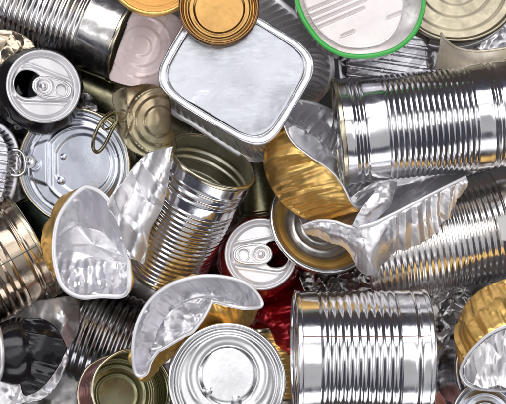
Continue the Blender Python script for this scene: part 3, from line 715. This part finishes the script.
cup('foil_cup', 'oval crushed foil cup with wrinkled silver inside, above the bright round lid', 'foil cup',
    rim=[(136, 374, 96), (133, 350, 98), (138, 322, 100), (152, 298, 102), (174, 283, 104), (204, 276, 106), (234, 279, 106), (252, 288, 106), (262, 305, 106), (246, 308, 112), (228, 305, 112), (214, 301.5, 117), (212, 301.5, 118), (211, 303.5, 118), (203, 318, 118), (193, 331, 117), (184, 336, 115), (183, 337, 115), (171, 344, 111), (160, 350, 108), (158, 351, 107), (151, 361, 104), (146, 374, 98)],
    base=[(152, 366, 58), (150, 352, 56), (154, 334, 54), (164, 318, 52), (178, 306, 50), (200, 298, 50), (222, 298, 52), (240, 304, 54), (250, 316, 58), (244, 328, 64), (232, 330, 68), (218, 330, 72), (206, 336, 74), (194, 342, 72), (180, 350, 70), (168, 360, 66), (158, 368, 60)],
    mid=[[(142, 376, 76), (138, 350, 74), (143, 324, 74), (157, 304, 74), (178, 291, 76), (204, 284, 76), (232, 287, 76), (250, 296, 78), (258, 316, 80), (246, 322, 90), (230, 322, 94), (215, 320, 98), (205, 330, 100), (194, 340, 98), (176, 350, 94), (164, 362, 86), (152, 378, 78)]],
    flutes=30, fa=0.8, crum=5.0, lam=19, rw=1.7, fcrum=4.5, seed=9, group=GG, flat=0.4)
TW = cup('foil_cup', 'gold fluted foil cup with white rim in the bottom right corner', 'foil cup',
    rim=[(461, 374, 86), (465, 360, 90), (476, 346, 94), (490, 334, 98), (508, 326, 100), (530, 322, 96), (552, 335, 80), (556, 360, 66), (540, 382, 62), (515, 390, 66), (490, 390, 72), (470, 386, 80)],
    base=[(460, 338, 40), (458, 322, 44), (466, 304, 46), (480, 290, 48), (500, 281, 48), (524, 276, 40), (545, 290, 34), (548, 315, 34), (532, 335, 36), (508, 345, 36), (485, 348, 38), (468, 346, 38)],
    mid=[[(458, 358, 66), (458, 342, 72), (468, 322, 76), (484, 308, 80), (504, 300, 80), (526, 296, 74), (552, 310, 56), (556, 338, 50), (540, 362, 50), (512, 370, 52), (486, 370, 56), (466, 368, 62)]],
    crum=1.3, lam=24, rw=1.8, seed=12,
    dfun=lambda u, v, p: 3.0 * facet(u * 640, v * 60, 11, 15, 90, 7.0, 0.2) + 0.9 * facet(u * 640, v * 60, 5, 18, 90, 8.0, 0.2), group=GG, flat=0.5)
fo = [(464, 374), (465, 364), (470, 355), (478, 346), (489, 337), (500, 331), (514, 327), (530, 330), (532, 388), (512, 390), (498, 386), (486, 389), (476, 386), (468, 382)]
gw = sheet(fo, lambda x, y: 84 - 5 * ss(0, 20, min(x - 462, 395 - y)) + 2.6 * facet(x, y, 9, 77, 78, 3.5) + 1.2 * facet(x, y, 4.5, 78, 85, 3.0), 180, 1.1)
part(TW, 'foil_lining', gw, FLAPM, world=True, solid=0.35, ang=60)
# the bright flap standing up from the crushed cup
def zF(x, y):
    u = (x - 105) * 0.6 - (y - 260) * 0.2
    return 104 + 6 * math.sin((x * 0.9 + y * 0.35) * 0.16) + 8 * facet(x, y, 17, 33, 68, 3.4) + 1.2 * facet(x, y, 9, 35, 55, 3.0) + 0.1 * facet(x, y, 3.5, 36, 80, 2) - 12 * ss(215, 262, y)
scrap('foil_scrap', 'crinkled pale silver foil flap standing between the foil cup and the open can', 'foil',
      [(173, 147), (172.6, 148.5), (171, 158), (169.5, 175), (162, 208), (151, 229), (147.5, 250), (144, 264), (143, 264.6), (136.5, 261), (128, 256), (123, 238), (114, 218), (107, 206), (111, 196), (124.5, 179), (136.5, 163.5), (150, 152), (171.5, 146.5)],
      zF, FLAPM, th=0.4, step=1.1, n=220, ang=35)

# ------------------------------------------------------------------ big crushed foil tray at the right
TS = thing('foil_tray', 'crushed silver foil tray with a folded rim, spread under the bright can', 'foil tray', Matrix.Translation(U(390, 235, 50)), 'foil trays')
ridge = [(303, 226, 74), (318, 221, 82), (335, 222, 88), (352, 227, 92), (372, 224, 94), (392, 215, 94), (415, 203, 92), (440, 190, 88), (466, 177, 82)]
low = [(306, 231, 66), (318, 237, 66), (332, 243, 68), (346, 253, 70), (357, 268, 72), (371, 274, 74), (382, 265, 72), (394, 254, 70), (413, 246, 68), (431, 237, 66), (443, 222, 64), (456, 197, 64)]
midw = [(305, 229, 72), (318, 230, 80), (333, 234, 84), (348, 242, 87), (360, 250, 88), (372, 250, 90), (384, 244, 88), (396, 236, 87), (413, 226, 84), (432, 213, 80), (445, 203, 75), (461, 187, 73)]
rq = random.Random(5); low = [(x + rq.uniform(-1.5, 1.5), y + rq.uniform(-2, 2), z) for x, y, z in [q for p0, p1 in zip(low, low[1:]) for q in (p0, tuple((u_ + v_) / 2 for u_, v_ in zip(p0, p1)))] + [low[-1]]]
part(TS, 'near_wall', loft([UL(ridge), UL(midw), UL(low)], 280, 34, False, lambda u, v, p: (3.6 * fac3(p, 24, 51, 60, 2.4) + 3.4 * facet(u * 400, v * 40, 9, 54, 90, 8, .15) * ss(.45, .6, u)) * ss(0, .1, v)), FLAPM, world=True, solid=0.3, ang=50)
far = [(300, 222, 40), (322, 214, 40), (346, 200, 42), (366, 186, 42), (386, 178, 40), (406, 174, 40), (428, 170, 42), (448, 170, 46), (470, 170, 56)]
bed = [(305, 228, 52), (324, 222, 52), (346, 216, 50), (366, 208, 48), (388, 202, 46), (408, 194, 46), (430, 186, 48), (450, 180, 54), (468, 174, 66)]
part(TS, 'far_wall', loft([UL([(a, b, c - 1) for a, b, c in ridge]), UL(bed), UL(far)], 240, 30, False, lambda u, v, p: (4.6 * fac3(p, 26, 57, -30, 1.6)) * ss(0, .15, v)), FOIL, world=True, solid=0.3, ang=50)
part(TS, 'rim', tube(curve(UL(ridge), 120), 1.7, False, 10, 0.5), FOILW, world=True)
# thin fin of foil bending up beside the gold cup
fin = loft([UL([(352, 226, 94), (358, 214, 100), (366, 202, 98), (378, 188, 88)]), UL([(360, 228, 92), (370, 216, 96), (380, 202, 94), (388, 182, 84)]), UL([(374, 226, 88), (384, 212, 86), (392, 196, 82), (396, 182, 74)])], 50, 12, False, lambda u, v, p: 3 * fac3(p, 18, 61, 50, 1.6))
part(TS, 'folded_fin', fin, FOIL, world=True, solid=0.5, ang=26)

# ------------------------------------------------------------------ torn sheets and crinkled foil between the cans
def zT(x, y): return 4 + 34 * gs(math.hypot(x - 66, y - 318), 28) - 14 * ss(60, 84, x) + 6 * fac(x, y, 26, 71, 40, 1.3)
scrap('torn_sheet', 'torn dull silver sheet wrapped behind the crushed black can', 'metal sheet',
      [(14, 318), (28, 304), (50, 299), (74, 297), (80, 312), (77, 334), (67, 350), (68, 362), (50, 394), (20, 404), (-10, 402), (-12, 340)], zT, FLAPM, th=0.5, step=1.5, n=180, ang=26)
def zC(sd, z0, amp, lam=10):
    return lambda x, y: z0 + amp * (facet(x, y, lam * 1.9, sd) + 0.3 * facet(x, y, lam * 0.8, sd + 2))
GF = 'crinkled foil filling the gaps'
scrap('torn_sheet', 'black painted torn metal sheet bulging between the crushed can and the dark ribbed can', 'metal sheet',
      [(22, 322), (34, 318), (46, 320), (57, 329), (64, 341), (67, 349), (65, 353), (60, 364), (53, 375), (44, 386), (32, 394), (22, 392), (18, 355)], lambda x, y: 40 + 18 * gs(math.hypot((x - 34) * .8, (y - 354) * .75), 24) + 3.4 * facet(x, y, 11, 113, 8, 4.0) + 0.8 * facet(x, y, 5, 112, 20, 4), FOILG, BLACK, th=0.5, step=1.1, n=160, ang=50)
GF = 'crinkled foil filling the gaps'
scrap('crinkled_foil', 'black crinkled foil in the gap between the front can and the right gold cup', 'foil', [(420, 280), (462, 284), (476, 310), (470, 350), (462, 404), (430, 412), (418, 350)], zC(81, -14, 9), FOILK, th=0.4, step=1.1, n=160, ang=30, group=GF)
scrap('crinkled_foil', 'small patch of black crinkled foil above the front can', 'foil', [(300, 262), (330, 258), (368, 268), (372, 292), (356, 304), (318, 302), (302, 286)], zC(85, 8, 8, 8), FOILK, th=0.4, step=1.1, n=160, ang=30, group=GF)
scrap('crinkled_foil', 'brassy crinkled foil at the left edge above the black drink can', 'foil', [(-8, 34), (10, 30), (30, 40), (36, 56), (20, 66), (-8, 60)], zC(88, 14, 7), GOLDC, th=0.4, step=1.1, n=140, ang=30, group=GF)
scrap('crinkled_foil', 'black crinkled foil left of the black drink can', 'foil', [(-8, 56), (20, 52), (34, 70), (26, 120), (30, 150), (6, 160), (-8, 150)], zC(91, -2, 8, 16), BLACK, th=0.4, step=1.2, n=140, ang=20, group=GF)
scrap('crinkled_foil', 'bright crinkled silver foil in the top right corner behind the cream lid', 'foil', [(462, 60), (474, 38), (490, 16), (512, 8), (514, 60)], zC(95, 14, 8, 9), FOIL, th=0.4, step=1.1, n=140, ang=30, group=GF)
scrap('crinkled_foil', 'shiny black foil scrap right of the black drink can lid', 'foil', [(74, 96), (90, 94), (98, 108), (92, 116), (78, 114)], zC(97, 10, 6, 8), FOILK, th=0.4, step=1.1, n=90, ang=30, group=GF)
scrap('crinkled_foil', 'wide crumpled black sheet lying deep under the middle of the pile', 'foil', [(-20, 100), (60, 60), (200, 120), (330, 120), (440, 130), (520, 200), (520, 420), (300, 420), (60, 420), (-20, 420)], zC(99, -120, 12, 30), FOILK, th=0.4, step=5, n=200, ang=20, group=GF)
# torn label left on the right can
def patch(T, name, R, t0, z0, wt, wz, m, sd):
    v = []; f = []; n = 30
    o = []
    for i in range(n):
        a = 2 * math.pi * i / n; q = 1 + 0.35 * noise.noise(Vector((math.cos(a) * 1.7, math.sin(a) * 1.7, sd)))
        o.append((wt * q * math.copysign(abs(math.cos(a)) ** .6, math.cos(a)), wz * q * math.copysign(abs(math.sin(a)) ** .6, math.sin(a))))
    p2, f = fill2d(o, (), 1.2)
    for x, y in p2:
        t = R_(t0) + x / R; r = R + 1.9 + 0.5 * noise.noise(Vector((x * .2, y * .2, sd))); v.append((r * math.cos(t), r * math.sin(t), z0 + y))
    part(T, name, (v, f), m, solid=0.4)
patch(TB, 'label_scrap', 56, -2, 36, 13, 11, PAPER, 1)
